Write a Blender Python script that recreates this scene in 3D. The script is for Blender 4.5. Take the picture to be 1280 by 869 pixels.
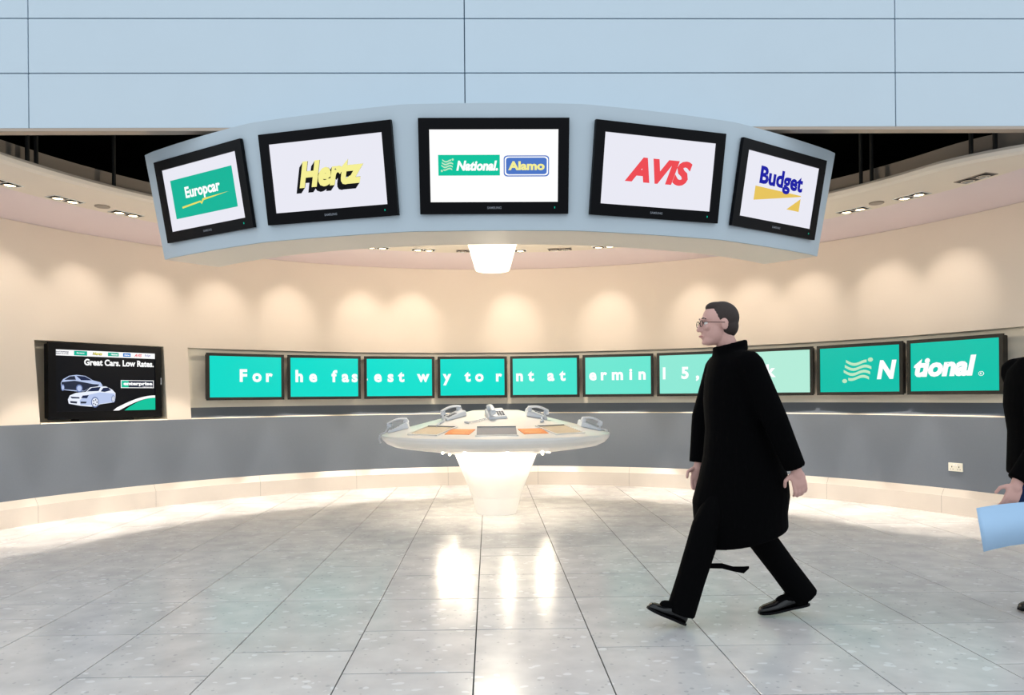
import bpy, bmesh, math, random
from math import sin, cos, pi, radians as R, sqrt, atan2
from mathutils import Vector, Matrix

for o in list(bpy.data.objects): bpy.data.objects.remove(o, do_unlink=True)
scene = bpy.context.scene
COL = scene.collection
random.seed(7)

# ------------------------------------------------------------------ camera
FPX, PX, PY, YAW, ROLL, CH = 910.0, 627.0, 495.0, R(1.0), 0.0086, 1.254
cam_d = bpy.data.cameras.new('camera'); cam = bpy.data.objects.new('camera', cam_d); COL.objects.link(cam)
cam_d.sensor_width = 36.0; cam_d.lens = FPX / 1280 * 36.0
cam_d.shift_x = (640 - PX) / 1280; cam_d.shift_y = (PY - 434.5) / 1280
cam_d.clip_start = 0.05; cam_d.clip_end = 200
fw = Vector((sin(YAW), cos(YAW), 0)); rt = Vector((cos(YAW), -sin(YAW), 0)); up = Vector((0, 0, 1))
r2 = (rt - up * ROLL).normalized(); u2 = (up + rt * ROLL).normalized()
cam.matrix_world = Matrix(((r2.x, u2.x, -fw.x, 0), (r2.y, u2.y, -fw.y, 0), (r2.z, u2.z, -fw.z, CH), (0, 0, 0, 1)))
scene.camera = cam

# ------------------------------------------------------------------ light of the hall, exposure
world = bpy.data.worlds.new('world'); scene.world = world; world.use_nodes = True
bg = world.node_tree.nodes['Background']
bg.inputs[0].default_value = (0.85, 0.935, 1.0, 1); bg.inputs[1].default_value = 0.95
vs = scene.view_settings
vs.view_transform = 'Standard'; vs.look = 'None'; vs.gamma = 1.0; vs.use_curve_mapping = False; vs.exposure = 0.4
WASH_W, DOWN_W, DESK_W, PEND_W = 29.0, 225.0, 4.6, 92.0      # lamp powers used by the lamp builders

# ------------------------------------------------------------------ layout numbers (metres)
AX = 0.05                      # common centre line of the drum, canopy and desk
DC = Vector((AX, 5.1))         # centre of the concave wall
AC = Vector((AX, 9.375))       # centre of the convex canopy
DESK = Vector((AX + 0.02, 7.82))
FY = 5.62                      # plane of the panelled front above the opening

# ------------------------------------------------------------------ materials
def lin(c):
    out = []
    for v in c:
        v = v / 255.0
        out.append(v / 12.92 if v <= 0.04045 else ((v + 0.055) / 1.055) ** 2.4)
    return tuple(out) + (1.0,)
def mat(name, rgb, rough=0.5, metal=0.0, noise=0.0, nscale=20.0, bump=0.0, bscale=150.0, spec=0.5, coat=0.0):
    m = bpy.data.materials.new(name); m.use_nodes = True
    nt = m.node_tree; b = nt.nodes['Principled BSDF']
    b.inputs['Base Color'].default_value = lin(rgb); b.inputs['Roughness'].default_value = rough
    b.inputs['Metallic'].default_value = metal; b.inputs['Specular IOR Level'].default_value = spec
    b.inputs['Coat Weight'].default_value = coat
    geo = nt.nodes.new('ShaderNodeNewGeometry')
    if noise > 0:
        n = nt.nodes.new('ShaderNodeTexNoise'); n.inputs['Scale'].default_value = nscale; n.inputs['Detail'].default_value = 4
        nt.links.new(geo.outputs['Position'], n.inputs['Vector'])
        mx = nt.nodes.new('ShaderNodeMix'); mx.data_type = 'RGBA'
        c = lin(rgb)
        mx.inputs[6].default_value = tuple(max(0, v * (1 - noise)) for v in c[:3]) + (1,)
        mx.inputs[7].default_value = tuple(min(1, v * (1 + noise)) for v in c[:3]) + (1,)
        nt.links.new(n.outputs['Fac'], mx.inputs[0]); nt.links.new(mx.outputs[2], b.inputs['Base Color'])
    if bump > 0:
        n2 = nt.nodes.new('ShaderNodeTexNoise'); n2.inputs['Scale'].default_value = bscale; n2.inputs['Detail'].default_value = 3
        nt.links.new(geo.outputs['Position'], n2.inputs['Vector'])
        bp = nt.nodes.new('ShaderNodeBump'); bp.inputs['Strength'].default_value = bump; bp.inputs['Distance'].default_value = 0.002
        nt.links.new(n2.outputs['Fac'], bp.inputs['Height']); nt.links.new(bp.outputs[0], b.inputs['Normal'])
    return m
def emit(name, rgb, strength=1.0, rough=0.35):
    m = bpy.data.materials.new(name); m.use_nodes = True
    b = m.node_tree.nodes['Principled BSDF']
    b.inputs['Base Color'].default_value = (0.004, 0.004, 0.004, 1); b.inputs['Roughness'].default_value = rough
    b.inputs['Specular IOR Level'].default_value = 0.08
    b.inputs['Emission Color'].default_value = lin(rgb); b.inputs['Emission Strength'].default_value = strength * .84
    return m
def floor_material():
    m = bpy.data.materials.new('floor_stone'); m.use_nodes = True
    nt = m.node_tree; b = nt.nodes['Principled BSDF']; L = nt.links.new; N = nt.nodes.new
    geo = N('ShaderNodeNewGeometry'); oi = N('ShaderNodeObjectInfo')
    base = N('ShaderNodeTexNoise'); base.inputs['Scale'].default_value = 5; base.inputs['Detail'].default_value = 6
    L(geo.outputs['Position'], base.inputs['Vector'])
    r0 = N('ShaderNodeValToRGB'); r0.color_ramp.elements[0].position = .3; r0.color_ramp.elements[1].position = .72
    r0.color_ramp.elements[0].color = lin((189, 187, 188)); r0.color_ramp.elements[1].color = lin((209, 207, 206))
    L(base.outputs['Fac'], r0.inputs[0])
    # stretched pale pebbles
    mp = N('ShaderNodeMapping'); mp.inputs['Rotation'].default_value = (0, 0, .5); mp.inputs['Scale'].default_value = (15, 24, 1)
    dn = N('ShaderNodeTexNoise'); dn.inputs['Scale'].default_value = 9
    L(geo.outputs['Position'], dn.inputs['Vector'])
    va = N('ShaderNodeVectorMath'); va.operation = 'MULTIPLY_ADD'; va.inputs[1].default_value = (.08, .08, 0)
    L(dn.outputs['Color'], va.inputs[0]); L(geo.outputs['Position'], va.inputs[2]); L(va.outputs[0], mp.inputs['Vector'])
    vo = N('ShaderNodeTexVoronoi'); vo.inputs['Scale'].default_value = 1.0; L(mp.outputs[0], vo.inputs['Vector'])
    sz = N('ShaderNodeMapRange'); sz.inputs['From Min'].default_value = .55; sz.inputs['From Max'].default_value = 1; sz.inputs['To Min'].default_value = 0; sz.inputs['To Max'].default_value = .42
    sep = N('ShaderNodeSeparateColor'); L(vo.outputs['Color'], sep.inputs[0]); L(sep.outputs[0], sz.inputs['Value'])
    lt = N('ShaderNodeMath'); lt.operation = 'LESS_THAN'; L(vo.outputs['Distance'], lt.inputs[0]); L(sz.outputs[0], lt.inputs[1])
    am = N('ShaderNodeMath'); am.operation = 'MULTIPLY'; am.inputs[1].default_value = .6; L(lt.outputs[0], am.inputs[0])
    mx = N('ShaderNodeMix'); mx.data_type = 'RGBA'; mx.inputs[7].default_value = lin((225, 226, 228))
    L(am.outputs[0], mx.inputs[0]); L(r0.outputs[0], mx.inputs[6])
    # small dark flecks
    v2 = N('ShaderNodeTexVoronoi'); v2.inputs['Scale'].default_value = 34; L(geo.outputs['Position'], v2.inputs['Vector'])
    s2 = N('ShaderNodeSeparateColor'); L(v2.outputs['Color'], s2.inputs[0])
    m2 = N('ShaderNodeMapRange'); m2.inputs['From Min'].default_value = .7; m2.inputs['From Max'].default_value = 1; m2.inputs['To Min'].default_value = 0; m2.inputs['To Max'].default_value = .36
    L(s2.outputs[1], m2.inputs['Value'])
    l2 = N('ShaderNodeMath'); l2.operation = 'LESS_THAN'; L(v2.outputs['Distance'], l2.inputs[0]); L(m2.outputs[0], l2.inputs[1])
    a2 = N('ShaderNodeMath'); a2.operation = 'MULTIPLY'; a2.inputs[1].default_value = .4; L(l2.outputs[0], a2.inputs[0])
    mx2 = N('ShaderNodeMix'); mx2.data_type = 'RGBA'; mx2.inputs[7].default_value = lin((138, 140, 146))
    L(a2.outputs[0], mx2.inputs[0]); L(mx.outputs[2], mx2.inputs[6])
    # each slab a touch lighter or darker
    mr = N('ShaderNodeMapRange'); mr.inputs['To Min'].default_value = .95; mr.inputs['To Max'].default_value = 1.05
    L(oi.outputs['Random'], mr.inputs['Value'])
    hs = N('ShaderNodeHueSaturation'); L(mr.outputs[0], hs.inputs['Value']); L(mx2.outputs[2], hs.inputs['Color'])
    L(hs.outputs[0], b.inputs['Base Color'])
    rr = N('ShaderNodeMapRange'); rr.inputs['To Min'].default_value = .17; rr.inputs['To Max'].default_value = .27
    L(base.outputs['Fac'], rr.inputs['Value']); L(rr.outputs[0], b.inputs['Roughness'])
    b.inputs['Specular IOR Level'].default_value = .48
    return m

M = dict(
    stone=floor_material(),
    grout=mat('grout', (62, 62, 58), .9, noise=.1),
    fascia=mat('fascia_panel_paint', (200, 215, 226), .42, noise=.02, nscale=3, bump=.05),
    joint=mat('panel_joint_backing', (84, 112, 132), .6),
    lip=mat('edge_trim_metal', (176, 160, 146), .35, metal=.3),
    wall=mat('warm_wall_paint', (229, 214, 198), .55, noise=.02, nscale=2, bump=.04),
    niche=mat('niche_panel_paint', (232, 222, 204), .4, noise=.02, nscale=4),
    dado=mat('grey_laminate', (104, 112, 123), .32, noise=.04, nscale=60, bump=.05, bscale=400),
    plinth=mat('plinth_steel', (216, 206, 196), .3, metal=.35, noise=.03, nscale=8),
    ring=mat('ceiling_ring_paint', (230, 217, 202), .6, noise=.02, nscale=3),
    warm_bounce_soffit=mat('soffit_warm_bounce_tint', (242, 228, 212), .55, noise=.015, nscale=3),  # beige carries the warm light bounced up from the floor
    mauve=mat('mauve_ceiling_paint', (228, 211, 212), .65, noise=.02, nscale=3),
    void=mat('black_void_paint', (9, 8, 9), .9),
    upstand=mat('taupe_board', (160, 146, 134), .7, noise=.05, nscale=6),
    canopy=mat('canopy_paint', (192, 206, 216), .45, noise=.015, nscale=3, bump=.03),
    black=mat('black_plastic', (2, 2, 6), .35, spec=.12),
    bronze=mat('dark_bezel_plastic', (34, 30, 24), .45, spec=.3),
    blackrod=mat('black_rod', (14, 13, 13), .6),
    chrome=mat('chrome', (200, 200, 200), .15, metal=1),
    white=mat('desk_white_lacquer', (238, 236, 232), .3, noise=.01, nscale=5, coat=.3),
    phone=mat('phone_plastic', (214, 218, 226), .35, noise=.02),
    phonedark=mat('phone_grey', (128, 132, 140), .45),
    panelglass=mat('grey_screen_glass', (150, 156, 164), .12, noise=.05, nscale=14),
    panelbeige=mat('beige_screen_glass', (205, 190, 165), .12, noise=.05, nscale=14),
    orange=mat('orange_card', (240, 150, 84), .5, noise=.05, nscale=90),
    cardmark=mat('card_print', (250, 196, 130), .5),
    socket=mat('socket_plastic', (226, 220, 204), .4),
    coat=mat('black_wool', (4, 4, 5), .95, noise=.3, nscale=60, bump=.2, bscale=500, spec=.05),
    trouser=mat('black_trouser_cloth', (5, 5, 6), .9, noise=.2, nscale=50, spec=.05),
    jeans=mat('blue_denim', (22, 44, 84), .85, noise=.2, nscale=80, spec=.15),
    shoe=mat('black_leather', (10, 10, 13), .25, noise=.1),
    skin=mat('skin', (204, 160, 150), .55, noise=.05, nscale=30),
    hair=mat('brown_hair', (44, 32, 28), .7, noise=.3, nscale=120),
    eyew=mat('eye_white', (225, 222, 218), .2),
    iris=mat('eye_iris', (50, 36, 28), .2),
    lips=mat('lip_skin', (176, 112, 108), .5),
    paper=mat('pale_blue_paper', (172, 206, 238), .7, noise=.03, nscale=10),
    lampoff=mat('unlit_lamp_glass', (150, 140, 126), .15),
    lampon=emit('lit_lamp_glass', (255, 224, 170), 9),
    shade=emit('glowing_lamp_shade', (255, 240, 212), 2.2, .5),
    bulb=emit('small_glowing_bulb', (255, 236, 200), 12),
    scr_white=emit('screen_white', (243, 243, 254), .82),
    scr_whiteb=emit('screen_white_bright', (255, 255, 255), .9),
    scr_dark=emit('screen_navy', (5, 9, 20), .6),
    e_green=emit('screen_green', (0, 190, 160), .8),
    e_green2=emit('screen_teal_sign', (0, 205, 165), .8),
    e_yellow=emit('screen_yellow', (236, 226, 100), .9),
    e_hy=emit('screen_pale_yellow', (246, 240, 150), .9),
    e_black=emit('screen_black', (6, 8, 14), .5),
    e_white=emit('screen_text_white', (255, 255, 255), .95),
    e_pale=emit('screen_text_pale', (196, 238, 200), .85),
    e_blue=emit('screen_sky_blue', (80, 124, 208), .8),
    e_navy=emit('screen_text_blue', (8, 16, 170), .8),
    e_red=emit('screen_text_red', (244, 76, 84), .85),
    e_gold=emit('screen_gold', (236, 200, 92), .85),
    e_car1=emit('screen_car_silver', (196, 212, 250), .8),
    e_car2=emit('screen_car_slate', (40, 48, 70), .8),
    e_car3=emit('screen_car_shine', (236, 242, 255), .9),
    e_glass=emit('screen_car_glass', (26, 40, 78), .8),
    e_tyre=emit('screen_car_tyre', (110, 128, 178), .8),
    e_logo=emit('screen_logo_blue', (36, 130, 214), .8),
)
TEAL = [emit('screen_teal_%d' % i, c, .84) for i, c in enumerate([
    (0, 226, 208), (0, 230, 212), (0, 232, 214), (0, 230, 212), (72, 236, 214), (112, 238, 216), (146, 240, 220), (186, 244, 224), (0, 198, 176), (0, 200, 176)])]  # paler teals have the wash-out of reflections and viewing angle put into the colour

# ------------------------------------------------------------------ helpers
def tag(o, label=None, cat=None, group=None, kind=None):
    if label: o['label'] = label
    if cat: o['category'] = cat
    if group: o['group'] = group
    if kind: o['kind'] = kind
    return o
def empty(name, loc=(0, 0, 0), rot=(0, 0, 0), parent=None):
    o = bpy.data.objects.new(name, None); COL.objects.link(o); o.empty_display_size = .1
    o.location = loc; o.rotation_euler = rot; o.parent = parent
    return o
class MB:
    def __init__(s): s.v = []; s.f = []
    def add(s, vs, fs):
        n = len(s.v); s.v += [tuple(p) for p in vs]; s.f += [tuple(i + n for i in f) for f in fs]; return s
    def box(s, x0, x1, y0, y1, z0, z1):
        return s.add([(x0, y0, z0), (x1, y0, z0), (x1, y1, z0), (x0, y1, z0), (x0, y0, z1), (x1, y0, z1), (x1, y1, z1), (x0, y1, z1)],
                     [(0, 3, 2, 1), (4, 5, 6, 7), (0, 1, 5, 4), (1, 2, 6, 5), (2, 3, 7, 6), (3, 0, 4, 7)])
    def lathe(s, prof, n=48, c=(0, 0, 0), closed=False):
        # separate strips per profile segment keep hard edges crisp
        for (ra, za), (rb, zb) in zip(prof, prof[1:]):
            vs = []
            for i in range(n):
                a = 2 * pi * i / n
                vs += [(c[0] + ra * cos(a), c[1] + ra * sin(a), c[2] + za), (c[0] + rb * cos(a), c[1] + rb * sin(a), c[2] + zb)]
            fs = [(2 * i, (2 * i + 2) % (2 * n), (2 * i + 3) % (2 * n), 2 * i + 1) for i in range(n)]
            s.add(vs, fs)
        return s
    def loft(s, rings, cap=True):
        n = len(rings[0]); vs = [p for r in rings for p in r]; fs = []
        for k in range(len(rings) - 1):
            for i in range(n):
                j = (i + 1) % n
                fs.append((k * n + i, k * n + j, (k + 1) * n + j, (k + 1) * n + i))
        if cap:
            fs.append(tuple(reversed(range(n)))); fs.append(tuple((len(rings) - 1) * n + i for i in range(n)))
        return s.add(vs, fs)
    def tube(s, pts, rads, n=10, cap=True):
        pts = [Vector(p) for p in pts]
        if not hasattr(rads, '__len__'): rads = [rads] * len(pts)
        rings = []; ref = None
        for i, p in enumerate(pts):
            t = (pts[min(i + 1, len(pts) - 1)] - pts[max(i - 1, 0)]).normalized()
            if ref is None:
                ref = t.orthogonal().normalized()
            ref = (ref - t * ref.dot(t)).normalized(); bi = t.cross(ref)
            rings.append([p + (ref * cos(2 * pi * k / n) + bi * sin(2 * pi * k / n)) * rads[i] for k in range(n)])
        return s.loft(rings, cap)
    def capsule(s, pts, rads, n=14):
        # tube with rounded ends
        pts = [Vector(p) for p in pts]
        a = (pts[0] - pts[1]).normalized(); b = (pts[-1] - pts[-2]).normalized()
        P = [pts[0] + a * rads[0] * .92, pts[0] + a * rads[0] * .6] + pts + [pts[-1] + b * rads[-1] * .6, pts[-1] + b * rads[-1] * .92]
        Q = [rads[0] * .38, rads[0] * .8] + list(rads) + [rads[-1] * .8, rads[-1] * .38]
        return s.tube(P, Q, n)
    def ellipsoid(s, c, r, n=18, m=12, rot=None):
        c = Vector(c); rings = []
        for k in range(1, m):
            t = pi * k / m
            ring = []
            for i in range(n):
                p = Vector((r[0] * sin(t) * cos(2 * pi * i / n), r[1] * sin(t) * sin(2 * pi * i / n), -r[2] * cos(t)))
                if rot is not None: p = rot @ p
                ring.append(c + p)
            rings.append(ring)
        return s.loft(rings)
    def poly(s, pts, y):       # flat figure in the local xz plane
        return s.add([(p[0], y, p[1]) for p in pts], [tuple(range(len(pts)))])
    def mesh(s, name):
        me = bpy.data.meshes.new(name); me.from_pydata(s.v, [], s.f); me.update()
        return me
    def build(s, name, m, parent=None, smooth=None, bevel=0, loc=None, fix=True):
        me = s.mesh(name)
        if fix:
            b = bmesh.new(); b.from_mesh(me); bmesh.ops.recalc_face_normals(b, faces=b.faces); b.to_mesh(me); b.free()
        if m is not None: me.materials.append(m)
        if smooth is not None:
            for p in me.polygons: p.use_smooth = True
            if smooth < 180: me.set_sharp_from_angle(angle=R(smooth))
        o = bpy.data.objects.new(name, me); COL.objects.link(o); o.parent = parent
        if loc is not None: o.location = loc
        if bevel:
            md = o.modifiers.new('bevel', 'BEVEL'); md.width = bevel; md.segments = 2; md.limit_method = 'ANGLE'; md.angle_limit = R(40)
        return o
def struct(o): o['kind'] = 'structure'; return o
def dpt(th, r, z=0.0):          # point of the concave drum; th in degrees, 0 straight ahead
    return Vector((DC.x + r * sin(R(th)), DC.y + r * cos(R(th)), z))
def apt(al, r, z=0.0):          # point of the convex canopy
    return Vector((AC.x + r * sin(R(al)), AC.y - r * cos(R(al)), z))
def arc(mb, t0, t1, prof, f=dpt, step=1.5, close_ends=False, ts=None):
    """sweep a profile [(r,z),...] (numbers or functions of the angle) along an arc, one strip for each profile edge"""
    n = max(2, int(abs(t1 - t0) / step) + 1)
    if ts is None: ts = [t0 + (t1 - t0) * i / (n - 1) for i in range(n)]
    n = len(ts)
    ev = lambda q, t: q(t) if callable(q) else q
    for a, b in zip(prof, prof[1:]):
        vs = []
        for t in ts: vs += [f(t, ev(a[0], t), ev(a[1], t)), f(t, ev(b[0], t), ev(b[1], t))]
        mb.add(vs, [(2 * i, 2 * i + 2, 2 * i + 3, 2 * i + 1) for i in range(n - 1)])
    if close_ends:
        for t in (t0, t1): mb.add([f(t, ev(p[0], t), ev(p[1], t)) for p in prof[:-1]], [tuple(range(len(prof) - 1))])
    return mb
def text_geo(s, size=1.0, bold=0.0, shear=0.0, space=1.0):
    cu = bpy.data.curves.new('txt', 'FONT'); cu.body = s; cu.size = size; cu.offset = bold; cu.shear = shear; cu.space_character = space
    cu.resolution_u = 3
    o = bpy.data.objects.new('txt', cu); COL.objects.link(o)
    bpy.context.view_layer.update()
    me = bpy.data.meshes.new_from_object(o.evaluated_get(bpy.context.evaluated_depsgraph_get()))
    v = [tuple(p.co) for p in me.vertices]; f = [tuple(p.vertices) for p in me.polygons]
    bpy.data.objects.remove(o, do_unlink=True); bpy.data.curves.remove(cu); bpy.data.meshes.remove(me)
    return v, f
def text_fit(mb, s, x0, x1, z0, z1, y, bold=0.03, shear=0.0, space=1.0):
    v, f = text_geo(s, 1.0, bold, shear, space)
    ax, bx = min(p[0] for p in v), max(p[0] for p in v); az, bz = min(p[1] for p in v), max(p[1] for p in v)
    return mb.add([(x0 + (p[0] - ax) / (bx - ax) * (x1 - x0), y, z0 + (p[1] - az) / (bz - az) * (z1 - z0)) for p in v], f)
def text_at(mb, s, xc, zb, y, size, bold=0.03):
    v, f = text_geo(s, size, bold * size)
    ax, bx = min(p[0] for p in v), max(p[0] for p in v)
    return mb.add([(p[0] - (ax + bx) / 2 + xc, y, p[1] + zb) for p in v], f)

# ================================================================== THE SETTING
# ---- floor: a bed with slabs laid on it
bed = MB(); bed.box(-30, 30, -30, 13, -.06, -.008)
floor = struct(bed.build('floor', M['grout']))
gx = MB()
LX0 = -0.078
tile_mesh = {}
def slab(w, l):
    k = (round(w, 3), round(l, 3))
    if k not in tile_mesh:
        g = .003; b = .0012; t = MB()
        a, c = w / 2 - g, l / 2 - .0042
        rings = [[(-a, -c, -.007), (a, -c, -.007), (a, c, -.007), (-a, c, -.007)], [(-a, -c, -b * .6), (a, -c, -b * .6), (a, c, -b * .6), (-a, c, -b * .6)],
                 [(-a + b, -c + b, 0), (a - b, -c + b, 0), (a - b, c - b, 0), (-a + b, c - b, 0)]]
        t.loft(rings); me = t.mesh('slab'); me.materials.append(M['stone']); tile_mesh[k] = me
    return tile_mesh[k]
far = MB()
ntile = 0
splits = {-3: [.9, .6], -2: [.6, .9], -1: [.6, .9]}
for ci in range(-22, 22):
    x0 = LX0 + .6 * ci; xc = x0 + .3
    y = 0.01; rows = []
    k = 0
    while y < 10.4:
        sp = random.choice([[.9, .6], [.6, .9], [.9, .6], [.6, .9], [.3, .6, .6], [.6, .6, .3]])
        if abs(y - 3.01) < .02 and ci in (-3, -1, -2): sp = {-3: [.3, .6, .6], -2: [.6, .9], -1: [.3, .6, .6]}[ci]
        if abs(y - 4.51) < .02 and ci == -2: sp = [.9, .6]
        for l in sp:
            rows.append((y, l)); y += l
    for (ya, l) in rows:
        yc = ya + l / 2
        d = sqrt((xc - DC.x) ** 2 + (max(yc, DC.y) - DC.y) ** 2)
        if yc > FY - .5 and (d > 5.75): continue
        vis = abs(xc) < (yc + l / 2) * .74 + .45 and yc + l / 2 > 2.85
        if vis:
            o = bpy.data.objects.new('slab', slab(.6, l)); COL.objects.link(o); o.parent = floor; o.location = (xc, yc, 0)
            ntile += 1
        else:
            far.box(x0 + .0022, x0 + .5978, ya + .0022, ya + l - .0022, -.007, -.0003)
fo = far.build('slab_field', M['stone'], floor); fo['kind'] = 'stuff'
far2 = MB()
for ci in range(-22, 22):
    for k in range(12):
        far2.box(LX0 + .6 * ci + .0022, LX0 + .6 * ci + .5978, .01 - .9 * (k + 1) + .0022, .01 - .9 * k - .0022, -.007, -.0003)
fo2 = far2.build('slab_field', M['stone'], floor); fo2['kind'] = 'stuff'

# ---- panelled front above the opening
FB = CH + (495 - 161) / 910 * FY * 1.0
wf = MB(); wf.box(-9.5, 9.5, FY + .02, FY + .075, FB, 6.4)
wall_front = struct(wf.build('wall_front', M['joint']))
ph = 68 / 910 * FY; seams = [-9.5, -6.86, -3.495, -.165, 3.19, 6.5, 9.5]
for r in range(7):
    for a, b in zip(seams, seams[1:]):
        p = MB(); p.box(a + .004, b - .004, FY, FY + .03, FB + .012 + r * ph + (0 if r == 0 else .004), FB + .012 + (r + 1) * ph - .004)
        p.build('panel', M['fascia'], wall_front, bevel=.003)
p = MB(); p.box(-9.5, 9.5, FY - .004, FY + .08, FB - .012, FB + .010); struct(p.build('trim_1', M['lip']))
# jambs either side of the opening (outside the picture)
for s, nm in ((-1, 'wall_left'), (1, 'wall_right')):
    j = MB(); j.box(*(sorted((s * 5.27 + AX, s * 9.5))), FY + .09, FY + .2, -.005, FB + .3); struct(j.build(nm, M['wall']))

# ---- concave wall with two niches
def RW(z): return 5.22 + max(0, z - 1.0) * .105          # the wall leans back as it rises
ZD, ZN, ZT = 1.005, 1.872, 3.085
TH = 84.0
N1 = (-62.5, -47.3); N2 = (-44.2, 71.6); ND = .36; NB = 5.40
w = MB()
def face(t0, t1, z0, z1): arc(w, t0, t1, [(RW(z0), z0), (RW(z1), z1)])
face(-TH, TH, ZN, ZT)
for a, b in ((-TH, N1[0]), (N1[1], N2[0]), (N2[1], TH)): face(a, b, ZD - .03, ZN)
wall_back = struct(w.build('wall_back', M['wall'], smooth=30))
for (a, b), zt in ((N1, ZN), (N2, ZN)):
    nb = MB(); rb = RW(1.4) + ND if a == N1[0] else NB
    arc(nb, a, b, [(RW(zt), zt), (rb, zt), (rb, ZD + (-.02 if a == N1[0] else .12))])
    for t in (a, b):
        nb.add([dpt(t, RW(ZD), ZD - .02), dpt(t, RW(zt), zt), dpt(t, rb, zt), dpt(t, rb, ZD - .02)], [(0, 1, 2, 3)])
    nb.build('niche_lining', M['niche'], wall_back, smooth=30)
# sloped sill of the long niche and flat sill of the short one
sl = MB(); arc(sl, N2[0], N2[1], [(RW(1) - .012, ZD), (RW(1) + .016, ZD + .014)]); struct(sl.build('trim_2', M['niche'], smooth=30))
sl = MB(); arc(sl, N2[0], N2[1], [(RW(1) + .014, ZD + .012), (NB + .01, ZD + .145)]); struct(sl.build('trim_4', M['dado'], smooth=30))
sl = MB(); arc(sl, N1[0], N1[1], [(RW(1) - .012, ZD), (RW(1) + .01, ZD + .012), (RW(1.4) + ND, ZD + .014)]); struct(sl.build('trim_3', M['niche'], smooth=30))
# grey lower wall, steel plinth in segments with a sloped top
lw = MB(); arc(lw, -TH, TH, [(5.245, .22), (5.245, .25), (5.205, ZD), (5.30, ZD)]); wall_lower = struct(lw.build('wall_lower', M['dado'], smooth=30))
bb = MB(); arc(bb, -TH, TH, [(5.215, -.004), (5.215, .18), (5.25, .26)]); base = struct(bb.build('baseboard_back', M['grout'], smooth=30))
edges = [-TH, -77, -63, -49, -35, -21, -7, 7, 21, 35, 49, 63, 77, TH]
for a, b in zip(edges, edges[1:]):
    pl = MB(); g = .012; arc(pl, a + g, b - g, [(5.19, 0), (5.19, .185), (5.196, .19), (5.24, .258), (5.25, .258)])
    pl.build('plinth_panel', M['plinth'], base, smooth=25)
# ---- ceiling: ring, sloped outer ceiling, black void above
ZR = 3.18
def rin(t):
    return 3.90 + max(0, abs(t) - 55) * .006 + max(0, t - 72) ** 2 * .0038
cr = MB(); TC = 82.5
arc(cr, -TC, TC, [(4.70, ZR), (lambda t: rin(t) + .06, ZR + .003), (lambda t: rin(t) + .015, ZR + .02), (rin, ZR + .05), (lambda t: rin(t) + .015, ZR + .075), (lambda t: rin(t) + .22, ZR + .08)])
ceiling = struct(cr.build('ceiling', M['ring'], smooth=50))
cs = MB(); arc(cs, -TH, TH, [(4.70, ZR), (4.705, ZR + .004), (RW(ZT) + .02, ZT)]); cs.build('outer_slope', M['mauve'], ceiling, smooth=30)
cu_ = MB(); arc(cu_, -TC, TC, [(lambda t: rin(t) + .2, ZR + .06), (lambda t: rin(t) + .2, ZR + .245), (lambda t: rin(t) + .24, ZR + .245)]); cu_.build('upstand', M['upstand'], ceiling, smooth=30)
vo = MB(); vo.box(-9.5, 9.5, FY + .08, 11.6, 4.9, 5.0); struct(vo.build('ceiling_void', M['void']))
for nm, bxx in (('wall_void_back', (-9.5, 9.5, 11.5, 11.6, 0, 4.9)), ('wall_void_left', (-9.5, -9.4, FY + .21, 11.5, 0, 4.9)), ('wall_void_right', (9.4, 9.5, FY + .21, 11.5, 0, 4.9))):
    q = MB(); q.box(*bxx); struct(q.build(nm, M['void']))  # dark outer walls, added to stop light leaking in behind the drum

# ================================================================== CANOPY OF SIGNS
RT_, RB_, ZT_, ZB_, RI = 4.375, 4.215, 3.275, 2.432, 3.73
cm = MB(); AA = 41.3; FH = 7.5     # the face is flat behind each screen
TVA = (-32.1, -16.2, 0, 16.2, 32.1); EASE = .55
def fl(t):
    for al in TVA:
        if abs(t - al) <= FH: return 1 - EASE + EASE * cos(R(FH)) / cos(R(t - al))
    return 1.0
RTf = lambda t: RT_ * fl(t)
RBf = lambda t: RB_ * fl(t)
arc(cm, -AA, AA, [(RTf, ZT_), (RBf, ZB_), (RI, ZB_ + .012), (RI, ZT_), (RTf, ZT_)], f=apt, close_ends=True, step=.5)
canopy = cm.build('sign_canopy', M['canopy'], smooth=30)
tag(canopy, 'curved pale grey overhead canopy carrying five large screens', 'canopy')
sf = MB(); arc(sf, -AA + .05, AA - .05, [(lambda t: RBf(t) - .004, ZB_ - .002), (RI, ZB_ - .002), (RI, ZB_ + .012)], f=apt, step=.5); sf.build('warm_bounce_soffit', M['warm_bounce_soffit'], canopy, smooth=30)  # thin skin under the canopy, warm floor bounce put into its colour
for al in (-28, 28):
    hp = MB(); p = apt(al, 4.0, ZT_ - .01); hp.tube([p, (p.x, p.y, 4.92)], .02, 8); hp.build('hanger', M['blackrod'], canopy)
LEAN = atan2(RT_ - RB_, ZT_ - ZB_)

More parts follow.
